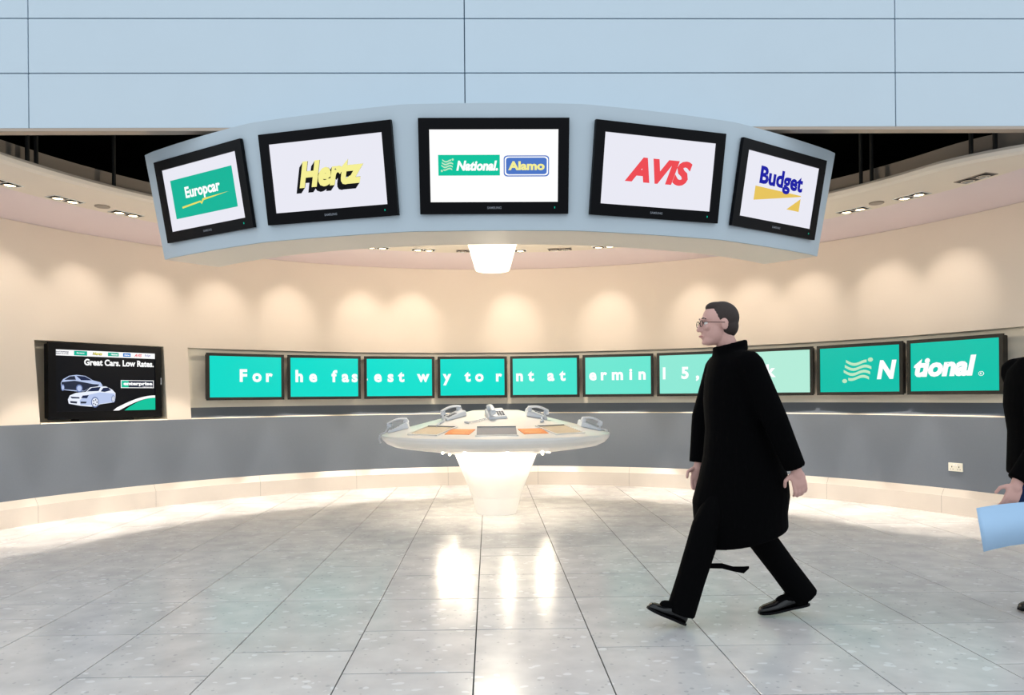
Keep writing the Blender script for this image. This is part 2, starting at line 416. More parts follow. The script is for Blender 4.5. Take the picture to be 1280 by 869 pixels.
# ---- screens
def tv(name, label, group, loc, rot, w, h, d, bez, bot, frame_m, scr_m, buttons=True):
    """flat screen set: local x right, z up, front towards -y; origin at the middle of the housing"""
    t = empty(name, loc, rot); tag(t, label, 'screen', group)
    b = MB(); b.box(-w / 2 + .012, w / 2 - .012, .014, d, -h / 2 + .012, h / 2 - .012); b.build('housing', frame_m, t, bevel=.01)
    fr = MB(); x0, x1, z0, z1 = -w / 2, w / 2, -h / 2, h / 2; a0, a1, c0, c1 = x0 + bez, x1 - bez, z0 + bot, z1 - bez
    for q in ((x0, x1, c1, z1), (x0, x1, z0, c0), (x0, a0, c0, c1), (a1, x1, c0, c1)): fr.box(q[0], q[1], -.012, .016, q[2], q[3])
    fr.build('bezel', frame_m, t)
    s = MB(); s.box(a0 - .002, a1 + .002, 0, .012, c0 - .002, c1 + .002); so = s.build('screen', scr_m, t)
    if buttons:
        n = MB(); text_fit(n, 'SAMSUNG', -.05, .05, z0 + bot * .42, z0 + bot * .62, -.0135, .02); n.build('maker_mark', M['phonedark'], t)
        n = MB(); n.box(x1 - .1, x1 - .094, -.015, -.011, z0 + bot * .45, z0 + bot * .6); n.build('standby_light', M['e_green'], t)
    U = lambda u: a0 + u * (a1 - a0)
    V = lambda v: c0 + v * (c1 - c0)
    return t, so, U, V
def flat(name, m, so, U, V, pts, k=1):
    b = MB(); b.poly([(U(u), V(v)) for u, v in pts], -.0015 * k); return b.build(name, m, so, fix=False)
def rect(u0, u1, v0, v1): return [(u0, v0), (u1, v0), (u1, v1), (u0, v1)]
def rrect(u0, u1, v0, v1, ru, rv, n=5):
    P = []
    for cx, cy, a0 in ((u1 - ru, v1 - rv, 0), (u0 + ru, v1 - rv, 90), (u0 + ru, v0 + rv, 180), (u1 - ru, v0 + rv, 270)):
        for i in range(n + 1):
            a = R(a0 + 90 * i / n); P.append((cx + ru * cos(a), cy + rv * sin(a)))
    return P
def ell(u, v, ru, rv, n=20): return [(u + ru * cos(2 * pi * i / n), v + rv * sin(2 * pi * i / n)) for i in range(n)]
def words(name, m, so, U, V, s, u0, u1, v0, v1, k=2, bold=.03, shear=0, dx=0, dz=0):
    b = MB(); text_fit(b, s, U(u0) + dx, U(u1) + dx, V(v0) + dz, V(v1) + dz, -.0015 * k, bold, shear); return b.build(name, m, so, fix=False)
def wave_logo(m, so, U, V, u0, u1, v0, v1, k, dots=True):
    n = 12; b = MB()
    for i in range(4):
        top = []; bt = []
        lo = .0 if i < 3 else .22; hi = 1.0 if i > 0 else .78
        for j in range(n + 1):
            q = lo + (hi - lo) * j / n
            c = .80 - i * .2 + .085 * sin((q - .05) * 2 * pi * -1) * -1 * -1 - .10 * (q - .5)
            top.append((U(u0 + (u1 - u0) * (q * .88 + .12 * (1 - i / 3))), V(v0 + (v1 - v0) * (c + .055)))); bt.append((U(u0 + (u1 - u0) * (q * .88 + .12 * (1 - i / 3))), V(v0 + (v1 - v0) * (c - .055))))
        b.poly(top + bt[::-1], -.0015 * k)
    if dots:
        b.poly([(U(u0 + (u1 - u0) * p[0]), V(v0 + (v1 - v0) * p[1])) for p in ell(.93, .9, .085, .085, 10)], -.0015 * k)
        b.poly([(U(u0 + (u1 - u0) * p[0]), V(v0 + (v1 - v0) * p[1])) for p in ell(.07, .08, .085, .085, 10)], -.0015 * k)
    return b.build('wave_emblem', m, so, fix=False)

LB = {-32.1: 'black-framed canopy screen with green sign and yellow underline, at canopy left end',
      -16.2: 'black-framed canopy screen showing pale yellow slanted lettering with black shadow',
      0: 'black-framed screen at middle of canopy showing green and blue signs side by side',
      16.2: 'black-framed canopy screen showing big red slanted capital letters',
      32.1: 'black-framed canopy screen with dark blue lettering over a yellow wedge'}
for al in (-32.1, -16.2, 0, 16.2, 32.1):
    rm = RB_ + (RT_ - RB_) * .505; zm = ZB_ + (ZT_ - ZB_) * .505
    p = apt(al, rm * fl(al) + .010, zm)
    t, so, U, V = tv('canopy_screen', LB[al], 'screens on the canopy', p, (LEAN, 0, R(al)), 1.045, .645, .09, .075, .082, M['black'], M['scr_white'] if abs(al) > 1 else M['scr_whiteb'])
    if al < -30:
        flat('sign_field', M['e_green'], so, U, V, rect(.09, .92, .19, .81), 1)
        words('lettering', M['e_white'], so, U, V, 'Europcar', .27, .74, .43, .66, 2, .035)
        flat('underline', M['e_yellow'], so, U, V, [(.2, .365), (.46, .40), (.47, .375), (.49, .425), (.84, .445), (.5, .395), (.47, .34), (.45, .375), (.2, .335)], 2)
    elif al < -10:
        for i in range(9):
            words('letter_shadow', M['e_black'], so, U, V, 'Hertz', .24, .82, .33, .71, 1 + i * .05, .055, .28, -.004 * i, -.0045 * i)
        words('lettering', M['e_hy'], so, U, V, 'Hertz', .24, .82, .33, .71, 3, .05, .28)
    elif al < 5:
        flat('sign_field', M['e_green2'], so, U, V, rect(.065, .545, .37, .655), 1)
        wave_logo(M['e_pale'], so, U, V, .085, .185, .42, .61, 2)
        words('lettering', M['e_white'], so, U, V, 'National.', .205, .53, .435, .575, 2, .045, .22)
        flat('sign_border', M['e_blue'], so, U, V, rrect(.575, .93, .355, .645, .03, .045), 1)
        flat('sign_line', M['e_white'], so, U, V, rrect(.583, .922, .37, .63, .027, .04), 2)
        flat('sign_field', M['e_blue'], so, U, V, rrect(.593, .912, .385, .615, .024, .035), 3)
        words('lettering', M['e_hy'], so, U, V, 'Alamo', .61, .895, .44, .565, 4, .045)
    elif al < 20:
        words('lettering', M['e_red'], so, U, V, 'AVIS', .2, .80, .34, .70, 2, .055, .3)
    else:
        flat('wedge', M['e_gold'], so, U, V, [(.16, .28), (.16, .50), (.80, .50), (.8, .485)], 1)
        flat('wedge', M['e_gold'], so, U, V, [(.62, .24), (.80, .24), (.80, .45)], 1)
        words('lettering', M['e_navy'], so, U, V, 'Budget', .2, .80, .47, .82, 2, .04)

# ---- screens in the long niche
letters = [[('F', .462), ('o', .638), ('r', .802)], [('h', .153), ('e', .339), ('f', .63), ('a', .783), ('s', .915)], [('e', .192), ('s', .37), ('t', .521), ('w', .837)],
           [('y', .132), ('t', .43), ('o', .6), ('r', .886)], [('n', .135), ('t', .302), ('a', .59), ('t', .757)], [('e', .144), ('r', .305), ('m', .497), ('i', .684), ('n', .842)],
           [('l', .10), ('5', .39), (',', .56)], [('k', .48)], [], []]
NL = ['teal niche screen reading For, beside the big dark screen', 'teal niche screen reading he fas', 'teal niche screen reading est w', 'teal niche screen reading y to r, behind desk',
      'teal niche screen reading nt at, behind desk', 'pale teal niche screen reading ermin', 'pale mint niche screen just in front of the walking man', 'palest mint niche screen directly behind the man, showing letter k',
      'teal niche screen with wavy emblem and letter N', 'teal niche screen at the right end reading tional']
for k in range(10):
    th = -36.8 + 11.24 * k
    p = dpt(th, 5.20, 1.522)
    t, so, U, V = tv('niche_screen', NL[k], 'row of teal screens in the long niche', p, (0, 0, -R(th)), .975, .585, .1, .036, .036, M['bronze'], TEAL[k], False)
    br = MB(); br.box(-.2, .2, .1, .195, -.12, .12); br.build('wall_bracket', M['black'], t)
    W, H = .975, .585
    for ch, u in letters[k]:
        b = MB(); text_at(b, ch, -W / 2 + u * W, -H / 2 + .405 * H, -.002, .212, .04); b.build('lettering', M['e_white'], so, fix=False)
    if k == 2:
        b = MB(); b.poly([(U(0), V(.42)), (U(.012), V(.42)), (U(.012), V(.47)), (U(0), V(.47))], -.002); b.build('lettering', M['e_white'], so, fix=False)
    if k == 8:
        wave_logo(M['e_pale'], so, U, V, .30, .68, .2, .76, 2)
        words('lettering', M['e_white'], so, U, V, 'N', .73, .965, .27, .68, 2, .05, .2)
    if k == 9:
        words('lettering', M['e_white'], so, U, V, 'tional', .04, .76, .29, .70, 2, .05, .2)
        flat('mark_ring', M['e_white'], so, U, V, ell(.81, .33, .03, .045), 2); flat('mark_gap', TEAL[9], so, U, V, ell(.81, .33, .024, .037), 3)
        words('lettering', M['e_white'], so, U, V, 'R', .80, .82, .31, .35, 4, .02)
    if k == 3:   # pale speckled mirror image in the glass
        pass

# ---- big advertising screen in the short niche
th = -54.5; p = dpt(th, 5.245, ZD + .445)
t, so, U, V = tv('advertising_screen', 'big dark screen with two cars and Great Cars. Low Rates. in its own niche', None, p, (0, 0, -R(th)), 1.235, .815, .12, .075, .085, M['black'], M['scr_dark'], False)
br = MB(); br.box(-.3, .3, .12, .43, -.2, .1); br.build('wall_bracket', M['black'], t)
st = MB(); st.box(-.3, .3, .02, .2, -.431, -.40); st.build('foot', M['black'], t)
b = MB(); b.box(.606, .613, -.016, -.011, -.03, .05); b.build('side_button', M['phone'], t)
cu_ = lambda x, y: ((x - 165) / 958, 1 - (y - (135 + (x - 165) / 958 * 55)) / (628 - (x - 165) / 958 * 68))
def fig(nm, m, pts, k): flat(nm, m, so, U, V, [cu_(*q) for q in pts], k)
flat('logo_strip', M['scr_whiteb'], so, U, V, rect(0, 1, .905, 1), 1)
words('logo_strip_text', M['e_glass'], so, U, V, 'ENTERPRISE', .005, .12, .955, .975, 2, .03); words('logo_strip_text', M['e_glass'], so, U, V, 'RENT-A-CAR', .005, .12, .925, .945, 2, .03)
flat('logo_strip_field', M['e_green'], so, U, V, rect(.17, .295, .915, .99), 2); words('logo_strip_text', M['e_white'], so, U, V, 'Europcar', .195, .27, .94, .968, 3, .03)
words('logo_strip_text', M['e_black'], so, U, V, 'Hertz', .347, .442, .93, .975, 2, .04, .25); words('logo_strip_text', M['e_yellow'], so, U, V, 'Hertz', .352, .447, .935, .98, 3, .04, .25)
flat('logo_strip_field', M['e_green'], so, U, V, rect(.5, .61, .925, .985), 2); words('logo_strip_text', M['e_white'], so, U, V, 'National', .53, .6, .94, .97, 3, .03, .2)
flat('logo_strip_field', M['e_logo'], so, U, V, rect(.655, .735, .925, .985), 2); words('logo_strip_text', M['e_white'], so, U, V, 'Alamo', .665, .725, .94, .97, 3, .03)
words('logo_strip_text', M['e_red'], so, U, V, 'AVIS', .775, .855, .93, .98, 2, .03, .3); words('logo_strip_text', M['e_navy'], so, U, V, 'Budget', .89, .95, .935, .98, 2, .0)
words('slogan', M['e_white'], so, U, V, 'Great Cars. Low Rates.', .265, .985, .755, .865, 2, .04)
fig('car_picture', M['e_car1'], [(210, 470), (230, 435), (285, 402), (350, 393), (430, 405), (500, 450), (570, 470), (592, 505), (560, 520), (470, 520), (420, 560), (350, 560), (240, 545), (212, 520)], 1)
fig('car_picture', M['e_car2'], [(215, 465), (330, 452), (420, 470), (500, 488), (560, 492), (540, 515), (470, 520), (420, 555), (350, 550), (240, 538), (214, 515)], 2)
fig('car_picture', M['e_glass'], [(345, 402), (425, 410), (490, 450), (390, 448)], 3); fig('car_picture', M['e_car2'], [(238, 443), (288, 408), (332, 405), (342, 443)], 3)
for c, a, bb2 in (((372, 530), 30, 40), ((225, 520), 15, 34)):
    fig('car_picture', M['e_tyre'], ell(c[0], c[1], a, bb2), 3); fig('car_picture', M['e_car1'], ell(c[0], c[1], a * .7, bb2 * .7), 4)
fig('car_picture', M['e_car3'], [(268, 640), (285, 600), (340, 575), (430, 565), (470, 522), (540, 512), (620, 512), (680, 545), (712, 580), (710, 640), (695, 672), (560, 692), (545, 702), (480, 715), (380, 705), (275, 682)], 5)
fig('car_picture', M['e_car1'], [(430, 600), (560, 572), (705, 585), (708, 640), (690, 668), (560, 688), (470, 700), (380, 700), (372, 650)], 6)
fig('car_picture', M['e_glass'], [(438, 562), (485, 524), (568, 517), (548, 558)], 7); fig('car_picture', M['e_glass'], [(568, 562), (592, 527), (640, 523), (668, 552), (605, 568)], 7)
fig('car_picture', M['e_glass'], [(385, 628), (400, 602), (456, 598), (440, 630)], 7); fig('car_picture', M['e_glass'], [(290, 612), (370, 618), (372, 632), (300, 630)], 7)
fig('car_picture', M['e_car2'], [(285, 655), (350, 662), (346, 682), (290, 676)], 7); fig('car_picture', M['e_car2'], [(380, 662), (436, 664), (430, 682), (380, 682)], 7)
for c, a, bb2 in (((513, 670), 37, 54), ((688, 640), 19, 37)):
    fig('car_picture', M['e_tyre'], ell(c[0], c[1], a, bb2), 8); fig('car_picture', M['e_car3'], ell(c[0], c[1], a * .78, bb2 * .78), 9)
    for q in range(5):
        aa = 2 * pi * q / 5; fig('car_picture', M['e_glass'], ell(c[0] + a * .45 * cos(aa), c[1] + bb2 * .45 * sin(aa), a * .16, bb2 * .16, 8), 10)
flat('logo_frame', M['e_white'], so, U, V, rect(.63, .985, .385, .52), 1); flat('logo_field', M['e_car2'], so, U, V, rect(.637, .978, .395, .51), 2)
flat('logo_field', M['e_green2'], so, U, V, rect(.637, .71, .395, .51), 3)
words('logo_text', M['e_white'], so, U, V, 'enterprise', .655, .968, .415, .49, 4, .05); words('logo_text', M['e_white'], so, U, V, 'rent-a-car', .86, .968, .397, .412, 4, .03)
cv = lambda o, s: [(.55 + o + (1 - .55 - o) * q / 14, s * sin(q / 14 * pi / 2)) for q in range(15)]
flat('swoosh', M['e_white'], so, U, V, [(.55, 0)] + [(u, .02 + v) for u, v in cv(0, .235)][1:] + [(1, .23)] + cv(.06, .215)[::-1], 1)
flat('swoosh', M['e_green2'], so, U, V, [(.665, 0), (1, 0), (1, .215)] + [(.665 + .335 * q / 14, .215 * sin(q / 14 * pi / 2) ** .9) for q in range(13, 0, -1)], 2)

# ================================================================== DESK
RR, Z0, Z1, RP, ZP = 1.215, .725, .862, .25, 1.10
desk = empty('phone_desk', (DESK.x, DESK.y, 0)); tag(desk, 'round white pedestal desk with sloped top and glowing conical foot', 'desk')
dt = MB(); dt.lathe([(RR - .20, Z0 - .002), (RR - .12, Z0 + .012), (RR - .055, Z0 + .042), (RR - .015, Z0 + .082), (RR, Z1 - .022), (RR - .004, Z1 - .006), (RR - .012, Z1), (RP, ZP), (0.001, ZP + .002)], 96)
dt.build('top', M['white'], desk, smooth=50)
un = MB(); un.lathe([(RR - .20, Z0 - .002), (.62, Z0 - .058), (.44, Z0 - .07)], 96); un.build('underside', M['white'], desk, smooth=40)
lg = MB(); lg.lathe([(.45, Z0 - .068), (.262, .192), (.262, .188), (.256, .188), (.256, .184), (.26, .184), (.215, 0)], 72); lg.build('leg', M['white'], desk, smooth=25)
for i in range(16):
    a = 2 * pi * (i + .5) / 16
    bl = MB(); bl.ellipsoid((.575 * cos(a), .575 * sin(a), Z0 - .072), (.014, .014, .012), 10, 6); o = bl.build('light_bulb', M['bulb'], desk, smooth=180)
    if i % 2 == 0:
        ld = bpy.data.lights.new('desk_lamp', 'POINT'); ld.energy = DESK_W; ld.color = (1, .86, .66); ld.shadow_soft_size = .015
        lo = bpy.data.objects.new('bulb_light', ld); COL.objects.link(lo); lo.parent = desk; lo.location = (.575 * cos(a), .575 * sin(a), Z0 - .098)
SL = atan2(ZP - Z1, RR - .012 - RP)
def on_top(phi, r, lift=0.0, twist=0.0):
    """frame on the sloped top: x tangential, y uphill, z off the surface; relative to the desk's foot"""
    ph = R(phi); rad = Vector((sin(ph), -cos(ph), 0)); tx = Vector((cos(ph), sin(ph), 0))
    y = -rad * cos(SL) + Vector((0, 0, sin(SL))); n = tx.cross(y)
    P = rad * r + Vector((0, 0, Z1 + (RR - .012 - r) * math.tan(SL))) + n * lift
    m = Matrix(((tx.x, y.x, n.x, P.x), (tx.y, y.y, n.y, P.y), (tx.z, y.z, n.z, P.z), (0, 0, 0, 1)))
    return m @ Matrix.Rotation(R(twist), 4, 'Z')
def on_desk(mb, m4):
    mb.v = [tuple(m4 @ Vector(p)) for p in mb.v]; return mb
for phi, mm in ((0, 'panelglass'), (-40, 'panelbeige'), (40, 'panelbeige')):
    f = MB()
    for q in ((-.20, .20, .135, .15), (-.20, .20, -.15, -.14), (-.20, -.187, -.14, .135), (.187, .2, -.14, .135)): f.box(*q, -.004, .008)
    on_desk(f, on_top(phi, .965)).build('panel_frame', M['white'], desk)
    g = MB(); g.box(-.187, .187, -.14, .135, -.004, .002); on_desk(g, on_top(phi, .965)).build('display_panel', M[mm], desk)
    g = MB(); g.box(-.187, .187, .13, .136, .002, .010); on_desk(g, on_top(phi, .965)).build('panel_edge', M['phonedark'], desk)
for phi in (-20.5, 20.5):
    g = MB(); g.box(-.125, .125, -.085, .085, -.002, .0025); c_ = on_desk(g, on_top(phi, .985)).build('card', M['orange'], desk)
    for zz, l in ((.05, .1), (.02, .07), (-.015, .09), (-.045, .06)):
        g = MB(); g.box(-l, l, zz - .006, zz + .006, .0025, .0033); on_desk(g, on_top(phi, .985)).build('card_print', M['cardmark'], c_)

# telephones on the sloped top
def telephone(phi, r, twist, label, cord):
    t = empty('telephone'); t.matrix_world = Matrix.Translation((DESK.x, DESK.y, 0)) @ on_top(phi, r, .001, twist)
    tag(t, label, 'telephone', 'telephones on the round desk')
    b = MB(); b.loft([[(-.095, -.11, 0), (.095, -.11, 0), (.095, .11, 0), (-.095, .11, 0)], [(-.095, -.11, .018), (.095, -.11, .018), (.095, .11, .05), (-.095, .11, .05)],
                      [(-.085, -.10, .026), (.085, -.10, .026), (.085, .10, .06), (-.085, .10, .06)]])
    b.build('body', M['phone'], t, bevel=.006)
    k = MB()
    for i in range(4):
        for j in range(3):
            x, y = .012 + j * .026, -.07 + i * .026; z = .026 + (y + .10) / .2 * .034
            k.box(x - .009, x + .009, y - .009, y + .009, z - .004, z + .006)
    k.build('keypad', M['phonedark'], t)
    h = MB(); n = 11; rings = []
    for i in range(n):
        q = -1 + 2 * i / (n - 1); y = q * .108; z = .082 + .028 * (1 - q * q); hw = .021 + .008 * abs(q) ** 3; hh = .012 + .007 * abs(q) ** 4
        rings.append([(-.05 + hw * cos(2 * pi * m_ / 10), y, z + hh * sin(2 * pi * m_ / 10)) for m_ in range(10)])
    h.loft(rings); ho = h.build('handset', M['phone'], t, smooth=60)
    for s in (-1, 1):
        e = MB(); e.lathe([(.001, 0), (.027, 0), (.03, .012), (.026, .032), (.001, .034)], 16, (-.05, s * .09, .050)); e.build('earpiece', M['phone'], ho, smooth=40)
    inv = t.matrix_world.inverted(); pts = []
    # coiled cord laid along the surface
    P = [on_top(a, rr, hh) @ Vector((0, 0, 0)) for a, rr, hh in cord]
    P = [inv @ (Vector((DESK.x, DESK.y, 0)) + q) for q in P]
    P = [Vector((-.05, -.10, .06))] + P
    turns = 26; tot = []
    for i in range(turns * 6):
        s = i / (turns * 6 - 1) * (len(P) - 1); a = min(int(s), len(P) - 2); f_ = s - a
        c = P[a].lerp(P[a + 1], f_); d = (P[a + 1] - P[a]).normalized(); o1 = d.orthogonal().normalized(); o2 = d.cross(o1)
        an = 2 * pi * i / 6; tot.append(c + (o1 * cos(an) + o2 * sin(an)) * .009)
    cb = MB(); cb.tube(tot, .0035, 5); cb.build('cord', M['phone'], t, smooth=180)
    return t
telephone(0, .46, 12, 'pale grey telephone at middle of desk top, above grey panel', [(-8, .56, .012), (-16, .66, .012), (-22, .72, .012), (-26, .70, .012)])
telephone(-56, .52, -12, 'pale grey telephone high on the desk, left of middle', [(-50, .68, .012), (-47, .78, .012), (-44, .84, .012)])
telephone(56, .50, 38, 'pale grey telephone high on the desk, right of middle', [(48, .62, .012), (42, .70, .012), (38, .72, .012)])
telephone(-79, 1.03, -8, 'pale grey telephone at left rim of desk with cord hanging over edge', [(-79, 1.17, .014), (-80, 1.225, .004), (-81, 1.245, -.04), (-81, 1.245, -.085)])
telephone(76, 1.0, 20, 'pale grey telephone at right rim of desk', [(80, 1.10, .012), (81, 1.16, .012), (79, 1.18, .012)])

# ---- pendant lamp over the desk
pd = empty('pendant_lamp', (DESK.x - .02, DESK.y, 2.6)); tag(pd, 'glowing white conical pendant lamp above round desk', 'lamp')
s = MB(); s.lathe([(.001, .012), (.15, .006), (.178, .0), (.186, .012), (.285, .36), (.281, .36), (.18, .02)], 48); s.build('shade', M['shade'], pd, smooth=50)
s = MB(); s.lathe([(.284, .362), (.04, .40), (.02, .43), (.001, .43)], 32); s.build('cap', M['white'], pd, smooth=40)
s = MB(); s.tube([(0, 0, .42), (0, 0, 2.30)], .008, 8); s.build('cable', M['blackrod'], pd)
ld = bpy.data.lights.new('pendant_bulb', 'POINT'); ld.energy = PEND_W; ld.color = (1, .87, .68); ld.shadow_soft_size = .15
lo = bpy.data.objects.new('lamp_light', ld); COL.objects.link(lo); lo.parent = pd; lo.location = (0, 0, -.17)

# ================================================================== CEILING FITTINGS
def downlight(th, lit, label):
    t = empty('downlight', dpt(th, 4.56, ZR), (0, 0, -R(th))); tag(t, label, 'downlight', 'twin downlights in the ceiling ring')
    f = MB(); w, h = .155, .075
    for q in ((-w, w, h - .008, h), (-w, w, -h, -h + .008), (-w, -w + .008, -h + .008, h - .008), (w - .008, w, -h + .008, h - .008), (-.005, .005, -h + .008, h - .008)): f.box(*q, -.006, .0)
    f.build('frame', M['white'] if lit else M['upstand'], t)
    pbk = MB(); pbk.box(-w + .006, w - .006, -h + .006, h - .006, -.003, -.001); pbk.build('tray', M['black'], t)
    for s in (-1, 1):
        g = MB(); g.lathe([(.052, -.002), (.056, -.012), (.050, -.014), (.044, -.008)], 20, (s * .074, 0, 0)); go = g.build('lamp', M['chrome'], t, smooth=40)
        g = MB(); g.lathe([(.046, -.007), (.03, -.011), (.001, -.0125)], 20, (s * .074, 0, 0)); g.build('lamp_glass', M['lampon'] if lit else M['lampoff'], go, smooth=60)
    if lit:
        for s, en, ang, tilt, bl, nm in ((-1, WASH_W, 52, 42, .95, 'wall_wash'), (1, DOWN_W, 36, 3, .3, 'floor_beam')):
            ld = bpy.data.lights.new(nm, 'SPOT'); ld.energy = en; ld.spot_size = R(ang); ld.spot_blend = bl; ld.color = (1, .90, .785); ld.shadow_soft_size = .035
            lo = bpy.data.objects.new(nm, ld); COL.objects.link(lo); lo.parent = t; lo.location = (s * .074, 0, -.02); lo.rotation_euler = (R(tilt), 0, 0)
order = ['first', 'second', 'third', 'fourth', 'fifth', 'sixth', 'seventh', 'eighth', 'ninth']
LANG = [(-3.9, 0), (-11.3, 1), (-18.9, 1), (-29.8, 1), (-39.0, 1), (-47.8, 1), (-56.4, 1), (-64.3, 1), (-72.0, 1)]
RANG = [(3.9, 1), (11.4, 0), (18.7, 1), (32.0, 1), (39.5, 1), (47.0, 1), (56.6, 1), (64.4, 1), (72.4, 0)]
for i, (a, l) in enumerate(LANG): downlight(a, l, '%s twin ceiling downlight, %s to the left from the pendant lamp' % ('lit' if l else 'unlit', order[i]))
for i, (a, l) in enumerate(RANG): downlight(a, l, '%s twin ceiling downlight, %s to the right from the pendant lamp' % ('lit' if l else 'unlit', order[i]))
for a, lb in ((-60.2, 'small round beige ceiling cover on the ring at left'), (60.4, 'small round beige ceiling cover on the ring at right')):
    g = MB(); g.lathe([(.07, 0), (.07, -.008), (.06, -.012), (.001, -.012)], 24); o = g.build('ceiling_cover', M['upstand'], None, smooth=40); o.location = dpt(a, 4.48, ZR); tag(o, lb, 'ceiling cover', 'round ceiling covers')
HR = [(-73.8, 'black hanger rod at far left, left one of a pair'), (-72.7, 'black hanger rod at far left, right one of a pair'), (-62.5, 'single black hanger rod left of the canopy'),
      (62.1, 'black hanger rod just right of canopy, left one of a pair'), (63.6, 'black hanger rod just right of canopy, right one of a pair'), (76.0, 'black hanger rod near right picture edge, left one of a pair'), (78.0, 'black hanger rod near right picture edge, right one of a pair')]
for a, lb in HR:
    p = dpt(a, rin(a) + .1, 0)
    h = MB(); h.tube([(0, 0, ZR + .074), (0, 0, 4.9)], .018, 8); h.tube([(0, 0, ZR + .074), (0, 0, ZR + .09)], .03, 10)
    o = h.build('hanger_rod', M['blackrod'], None); o.location = p; tag(o, lb, 'rod', 'hanger rods of the ceiling ring')
for (a, b_, r_, lb) in (((-6, 7.6, 4.35), (-1.5, 8.9, 4.45), .07, 'dark pipe in the black void left of canopy'), ((1.5, 8.2, 4.5), (6, 7.0, 4.4), .06, 'dark pipe in the black void right of canopy')):
    h = MB(); h.tube([a, b_], r_, 12); o = h.build('ceiling_pipe', mat('dark_pipe', (26, 22, 24), .5), None, smooth=60)
    tag(o, lb, 'pipe')
    d = (Vector(b_) - Vector(a))
    for q in (.25, .75):
        c = Vector(a) + d * q; g = MB(); g.tube([(c.x, c.y, c.z), (c.x, c.y, 4.9)], .012, 6); g.build('strap', M['blackrod'], o)

# ---- wall socket on the grey lower wall
th = 64.4; sk = empty('power_socket', dpt(th, 5.229, .485), (0, 0, -R(th))); tag(sk, 'white double power socket on the grey lower wall', 'socket')
g = MB(); g.box(-.073, .073, -.008, .012, -.043, .043); g.build('plate', M['socket'], sk, bevel=.003)
for s in (-1, 1):
    for q in ((-.004, .004, .008, .022), (-.016, -.008, -.012, -.006), (.008, .016, -.012, -.006)):
        g = MB(); g.box(s * .036 + q[0], s * .036 + q[1], -.0095, -.007, q[2] - .012, q[3] - .012); g.build('pin_hole', M['black'], sk)
    g = MB(); g.box(s * .012 - .007, s * .012 + .007, -.012, -.007, .014, .032); g.build('switch', M['white'], sk)

# ================================================================== PEOPLE
def fuse(name, mb, m, parent, voxel=.007, smooth=3):
    me = mb.mesh(name); b = bmesh.new(); b.from_mesh(me); bmesh.ops.recalc_face_normals(b, faces=b.faces); b.to_mesh(me); b.free()
    o = bpy.data.objects.new(name, me); COL.objects.link(o)
    md = o.modifiers.new('r', 'REMESH'); md.mode = 'VOXEL'; md.voxel_size = voxel
    md = o.modifiers.new('s', 'SMOOTH'); md.factor = .5; md.iterations = smooth
    bpy.context.view_layer.update()
    ev = o.evaluated_get(bpy.context.evaluated_depsgraph_get()); nm = bpy.data.meshes.new_from_object(ev)
    o.modifiers.clear(); o.data = nm; bpy.data.meshes.remove(me); nm.name = name
    nm.materials.clear(); nm.materials.append(m)
    for p in nm.polygons: p.use_smooth = True
    o.parent = parent
    return o
def hand(mb, wrist, d, side, curl, s=1.0):
    """palm, four unequal bent fingers and a thumb; d = direction of the forearm, side = towards the thumb, curl = palm side"""
    d = Vector(d).normalized(); side = Vector(side); side = (side - d * side.dot(d)).normalized(); curl = d.cross(side) * (1 if d.cross(side).dot(Vector(curl)) > 0 else -1)
    w = Vector(wrist)
    rot = Matrix((side, curl, d)).transposed()
    mb.ellipsoid(w + d * .05 * s, (.041 * s, .018 * s, .056 * s), 14, 10, rot)
    mb.capsule([w - d * .03, w + d * .03], [.028 * s, .028 * s], 12)
    for i, (off, ln) in enumerate(((.030, .072), (.010, .082), (-.011, .076), (-.031, .060))):
        p0 = w + d * .088 * s + side * off * s
        dirs = [d + curl * .25, d + curl * .8, d * .55 + curl * 1.0]
        P = [p0 - d * .02 * s]; P.append(p0)
        for q, fr in zip(dirs, (.45, .32, .23)): P.append(P[-1] + q.normalized() * ln * fr * s)
        mb.capsule(P, [.0095 * s, .0095 * s, .009 * s, .0085 * s, .0075 * s], 9)
    p0 = w + d * .03 * s + side * .034 * s + curl * .008 * s
    mb.capsule([p0, p0 + (d * .6 + side * .8 + curl * .2).normalized() * .036 * s, p0 + (d * .6 + side * .8 + curl * .2).normalized() * .036 * s + (d + side * .15 + curl * .4).normalized() * .034 * s], [.012 * s, .0105 * s, .009 * s], 9)
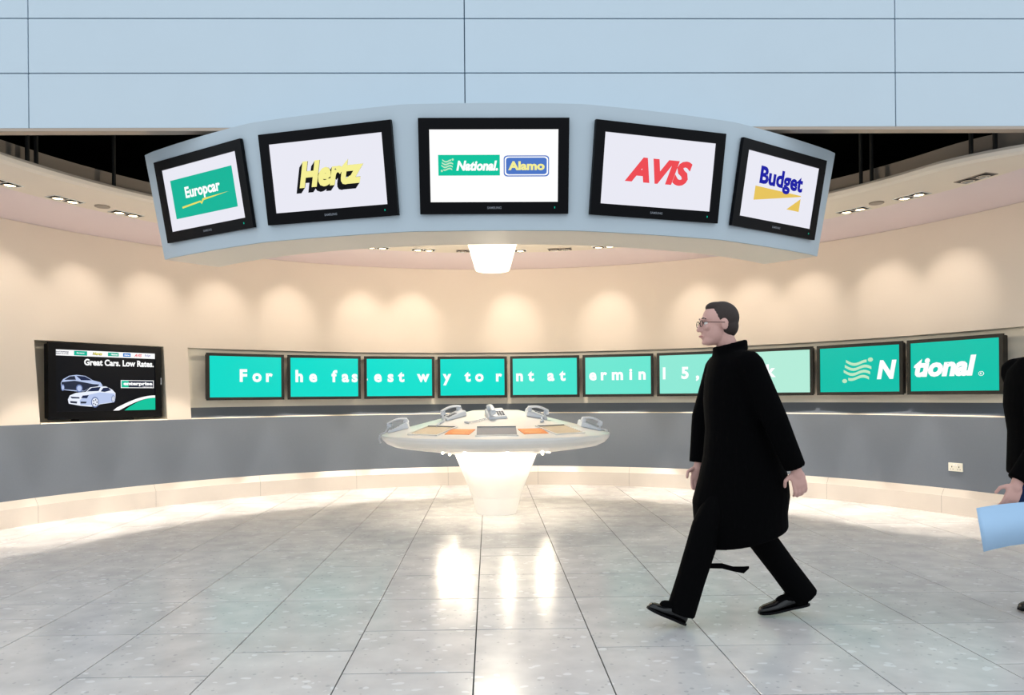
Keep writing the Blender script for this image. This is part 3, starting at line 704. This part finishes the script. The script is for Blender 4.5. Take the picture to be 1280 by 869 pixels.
def person(label, loc, J, bottoms, hairlen=0.0, glasses=True, coat_rings=None, hand_dirs=None, jacket_len=None):
    """figure walking towards -x, its left side towards the camera (-y); J holds joint places in metres from the spot below the hips"""
    root = empty('person', loc); tag(root, label, 'person')
    H = Vector(J['head'])
    b = MB()
    # head: skull, face, jaw, chin, nose, brow, lips, ears
    b.ellipsoid(H + Vector((.012, 0, .03)), (.098, .077, .092), 22, 16)
    b.ellipsoid(H + Vector((-.022, 0, -.03)), (.072, .064, .085), 20, 14)
    b.ellipsoid(H + Vector((-.048, 0, -.085)), (.040, .044, .032), 16, 10)
    b.ellipsoid(H + Vector((-.074, 0, -.098)), (.018, .022, .016), 12, 8)
    b.capsule([H + Vector((-.088, 0, .014)), H + Vector((-.104, 0, -.022)), H + Vector((-.108, 0, -.030))], [.010, .013, .014], 10)
    b.ellipsoid(H + Vector((-.086, 0, .026)), (.014, .052, .011), 14, 8)
    b.ellipsoid(H + Vector((-.090, 0, -.066)), (.012, .024, .011), 12, 8)
    for s in (-1, 1):
        b.ellipsoid(H + Vector((-.076, s * .044, -.018)), (.018, .020, .018), 12, 8)
        b.ellipsoid(H + Vector((.012, s * .078, -.006)), (.020, .009, .032), 12, 8)
        b.capsule([H + Vector((-.098, s * .009, -.034)), H + Vector((-.096, s * .012, -.034))], [.009, .008], 8)
    nk = Vector(J['neck'])
    b.capsule([H + Vector((.020, 0, -.05)), nk + Vector((.0, 0, .02)), nk - Vector((-.01, 0, .03))], [.054, .054, .056], 14)
    hp = Vector(J['hip'])
    ch = nk * .62 + hp * .38
    b.capsule([nk - Vector((-.02, 0, .15)), ch, hp * .8 + nk * .2, hp], [.085, .115, .115, .12], 16)
    for s, sd in (('L', -1), ('R', 1)):
        sh, el, wr = Vector(J['sh' + s]), Vector(J['el' + s]), Vector(J['wr' + s])
        b.capsule([nk - Vector((0, 0, .07)), sh], [.06, .05], 12); b.capsule([sh, (sh + el) / 2, el, (el + wr) / 2, wr], [.05, .046, .038, .036, .026], 12)
        d, sd_, cl = J['hand' + s]; hand(b, wr, d, sd_, cl)
        kn, an = Vector(J['kn' + s]), Vector(J['an' + s]); ho = hp + Vector((0, sd * .085, -.02))
        b.capsule([ho, (ho + kn) / 2, kn, (kn * .6 + an * .4), an], [.082, .068, .05, .048, .036], 14)
        tn = Vector(J['toe' + s]); b.capsule([an, an * .55 + tn * .45 + Vector((0, 0, .012))], [.032, .022], 12)
    fuse('body', b, M['skin'], root, .0052, 2)
    for s in (-1, 1):
        e = MB(); e.ellipsoid(H + Vector((-.077, s * .031, .003)), (.012, .013, .011), 14, 10); eo = e.build('eye', M['eyew'], root, smooth=180)
        e = MB(); e.ellipsoid(H + Vector((-.0868, s * .031, .003)), (.0035, .0058, .0058), 12, 8); e.build('iris', M['iris'], eo, smooth=180)
        e = MB(); e.capsule([H + Vector((-.094, s * .016, .027)), H + Vector((-.093, s * .033, .032)), H + Vector((-.083, s * .05, .027))], [.0035, .0045, .003], 8); e.build('eyebrow', M['hair'], root, smooth=180)
    e = MB(); e.capsule([H + Vector((-.094, -.02, -.067)), H + Vector((-.1025, 0, -.066)), H + Vector((-.094, .02, -.067))], [.003, .0055, .003], 8); e.build('mouth', M['lips'], root, smooth=180)
    h = MB(); h.ellipsoid(H + Vector((.020, 0, .036)), (.096, .080, .092), 24, 16); h.ellipsoid(H + Vector((.045, 0, -.01 - hairlen)), (.066, .073, .07 + hairlen), 20, 12)
    h.ellipsoid(H + Vector((-.012, 0, .094)), (.058, .055, .032), 18, 10)
    fuse('hair', h, M['hair'], root, .006, 2)
    if glasses:
        g = MB()
        for s in (-1, 1):
            g.tube([H + Vector((-.103, s * .033 + .024 * cos(a), .002 + .017 * sin(a))) for a in [2 * pi * i / 16 for i in range(17)]], .002, 6)
            g.tube([H + Vector((-.103, s * .057, .006)), H + Vector((-.09, s * .078, .006)), H + Vector((.01, s * .087, .004))], .0018, 6)
        g.tube([H + Vector((-.103, -.009, .006)), H + Vector((-.106, 0, .009)), H + Vector((-.103, .009, .006))], .002, 6)
        g.build('glasses', M['black'], root, smooth=60)
    # coat with sleeves and collar
    c = MB(); rings = []
    for (z, x, rx, ry, tilt) in coat_rings:
        rings.append([(x + rx * cos(2 * pi * i / 28), ry * sin(2 * pi * i / 28) * (1 + .012 * sin(5 * 2 * pi * i / 28 + z * 9)), z + tilt * cos(2 * pi * i / 28)) for i in range(28)])
    c.loft(rings)
    for s in 'LR':
        sh, el, wr = Vector(J['sh' + s]), Vector(J['el' + s]), Vector(J['wr' + s]); cuff = wr + (el - wr) * .03
        c.capsule([nk - Vector((0, 0, .075)), sh], [.082, .078], 14); c.capsule([sh, (sh + el) / 2, el], [.080, .073, .066], 16)
        c.tube([sh, (sh + el) / 2, el, (el + cuff) / 2, cuff], [.078, .073, .066, .060, .055], 16)
    for i in range(14):
        a0, a1 = R(-176 + 352 * i / 14), R(-176 + 352 * (i + 1) / 14)
        P = [nk + Vector((.012 + .078 * cos(a), .083 * sin(a), .028 - .038 * (1 - cos(a)) * .5 + .012)) for a in (a0, a1)]
        c.capsule([P[0], P[1]], [.017, .017], 8); c.capsule([P[0] - Vector((0, 0, .03)), P[1] - Vector((0, 0, .03))], [.02, .02], 8)
    fuse('coat', c, M['coat'], root, .009, 3)
    for s, sd in (('L', -1), ('R', 1)):
        kn, an = Vector(J['kn' + s]), Vector(J['an' + s]); ho = hp + Vector((0, sd * .09, -.02)); tn = Vector(J['toe' + s]); he = Vector(J['heel' + s])
        t_ = MB(); hem = an + (an - kn).normalized() * .03
        t_.capsule([ho, ho * .5 + kn * .5], [.105, .092], 16); t_.tube([ho, (ho + kn) / 2, kn + (ho - kn) * .1, kn, kn * .7 + an * .3, kn * .35 + an * .65, hem], [.105, .097, .085, .082, .079, .076, .078], 18)
        fuse('trouser_leg', t_, bottoms, root, .008, 2)
        k_ = MB(); k_.capsule([kn * .25 + an * .75, an, an * .5 + tn * .5 + Vector((0, 0, .012))], [.050, .046, .030], 14); k_.build('sock', M['trouser'], root, smooth=60)
        # shoe
        f = MB(); ax = (tn - he).normalized(); pz = Vector((0, 0, 1)); pz = (pz - ax * pz.dot(ax)).normalized(); sy = pz.cross(ax); L = (tn - he).length
        rings = []
        for q, w_, ht in ((0, .024, .05), (.06, .034, .075), (.2, .038, .092), (.36, .039, .09), (.52, .043, .066), (.7, .048, .05), (.86, .043, .044), (.96, .028, .036), (1.0, .012, .022)):
            cc = he + ax * L * q
            ring = []
            for i in range(16):
                a = 2 * pi * i / 16; hh = (sin(a) + 1) / 2
                ring.append(cc + sy * w_ * cos(a) * (1 if sin(a) < 0 else .92) + pz * (ht * (hh ** .8)))
            rings.append(ring)
        f.loft(rings); so_ = fuse('shoe', f, M['shoe'], root, .005, 2)
        g = MB(); sr = []
        for q, w_ in ((-.01, .026), (.06, .037), (.2, .041), (.36, .039), (.52, .044), (.7, .051), (.86, .046), (.96, .031), (1.01, .014)):
            cc = he + ax * L * q; sr.append([cc - sy * w_ - pz * .002, cc + sy * w_ - pz * .002, cc + sy * w_ + pz * .011, cc - sy * w_ + pz * .011])
        g.loft(sr)
        g.box(0, 0, 0, 0, 0, 0) if False else None
        g.build('sole', M['black'], so_)
        g = MB()
        for q in (.34, .41, .48, .55):
            cc = he + ax * L * q + pz * (.094 - .16 * (q - .34)); g.capsule([cc - sy * .02, cc + sy * .02], [.003, .003], 6)
        g.build('laces', M['trouser'], so_, smooth=60)
    return root

man_y = 4.0
def mx(px, py, depth=0.0):     # place on the man's body from measured offsets
    return ((px - 925) / 227.5, depth, CH + (492.4 - py) / 227.5)
J = dict(head=mx(898, 405), neck=mx(910, 437), hip=(0.01, 0, .93),
         shL=(-.015, -.175, 1.405), elL=(.092, -.25, 1.12), wrL=(.205, -.24, .86), handL=((.25, .05, -1), (-.6, 0, -.2), (0, 1, 0)),
         shR=(-.06, .175, 1.405), elR=(-.14, .225, 1.115), wrR=(-.175, .20, .85), handR=((-.12, -.02, -1), (-1, 0, 0), (0, -1, 0)),
         knL=(-.215, -.085, .535), anL=(-.355, -.085, .10), toeL=(-.545, -.10, .105), heelL=(-.345, -.085, .012),
         knR=(.085, .085, .515), anR=(.372, .085, .125), toeR=(.125, .075, .014), heelR=(.405, .09, .06))
man = person('person in long black coat and glasses striding left past the desk', (1.388, man_y, 0), J, M['trouser'],
             coat_rings=[(1.485, -.06, .075, .085, 0), (1.455, -.058, .095, .13, 0), (1.415, -.055, .112, .185, 0), (1.34, -.05, .135, .205, 0), (1.22, -.035, .16, .21, 0), (1.06, -.015, .172, .205, 0),
                         (.92, .005, .205, .215, .005), (.80, .01, .238, .225, .01), (.68, -.002, .262, .23, .02), (.57, -.005, .25, .23, .04), (.475, .018, .228, .23, .058), (.462, .018, .218, .22, .058)])
# loose belt end of the coat flying behind the front leg
g = MB(); P = [(-.27, -.10, .33), (-.15, -.13, .335), (-.09, -.13, .318), (-.035, -.13, .312), (-.005, -.128, .325)]
for (a, w0), (b_, w1) in zip(zip(P, (.012, .014, .013, .018)), zip(P[1:], (.014, .013, .018, .006))):
    g.loft([[(a[0], a[1] - .004, a[2] - w0), (a[0], a[1] + .004, a[2] - w0), (a[0], a[1] + .004, a[2] + w0), (a[0], a[1] - .004, a[2] + w0)],
            [(b_[0], b_[1] - .004, b_[2] - w1), (b_[0], b_[1] + .004, b_[2] - w1), (b_[0], b_[1] + .004, b_[2] + w1), (b_[0], b_[1] - .004, b_[2] + w1)]])
g.build('belt_end', M['coat'], man)

X2, Y2 = 3.085, 4.0
J2 = dict(head=(.03, 0, 1.60), neck=(.05, 0, 1.465), hip=(0.02, 0, .92),
          shL=(-.03, -.175, 1.37), elL=(-.13, -.235, 1.05), wrL=(-.315, -.225, .775), handL=((-.35, .05, -1), (-1, .1, .2), (0, 1, 0)),
          shR=(-.02, .175, 1.37), elR=(.12, .24, 1.10), wrR=(.16, .23, .85), handR=((.2, 0, -1), (-1, 0, 0), (0, -1, 0)),
          knL=(-.02, -.085, .50), anL=(.14, -.085, .11), toeL=(-.06, -.09, .014), heelL=(.18, -.09, .05),
          knR=(-.10, .085, .51), anR=(-.10, .085, .085), toeR=(-.31, .08, .014), heelR=(-.055, .085, .012))
J2['knR'] = (.02, .085, .5); J2['anR'] = (.12, .085, .08); J2['toeR'] = (-.085, .08, .014); J2['heelR'] = (.165, .085, .012)
J2['knL'] = (.0, -.085, .50); J2['anL'] = (.21, -.085, .11); J2['toeL'] = (.0, -.09, .014); J2['heelL'] = (.25, -.09, .05)
p2 = person('person in black jacket and blue trousers at the right picture edge', (X2, Y2, 0), J2, M['jeans'], .02, False,
            coat_rings=[(1.445, -.03, .075, .085, 0), (1.415, -.028, .095, .13, 0), (1.375, -.028, .112, .185, 0), (1.30, -.025, .135, .205, 0), (1.18, -.02, .15, .205, 0), (1.03, 0, .15, .195, 0),
                        (.90, .01, .165, .2, .0), (.80, .015, .175, .205, 0), (.785, .015, .165, .195, 0)])
# sheet of paper held in the hand, slightly curled
sh_ = MB(); n = 10; top = []; bot = []
for i in range(n + 1):
    q = i / n; x = -.56 + .30 * q; y = -.265 + .02 * sin(q * pi) + .01 * q
    top.append((x + .0, y, .65 + .03 * q)); bot.append((x + .045, y + .012, .42 + .045 * q))
vs_ = top + bot; fs_ = [(i, i + 1, n + 2 + i, n + 1 + i) for i in range(n)]
sh_.add(vs_, fs_); pp = sh_.build('paper_sheet', M['paper'], None, smooth=60, loc=(X2, Y2, 0))
md = pp.modifiers.new('t', 'SOLIDIFY'); md.thickness = .0012
tag(pp, 'pale blue sheet of paper held by person at right edge', 'paper')
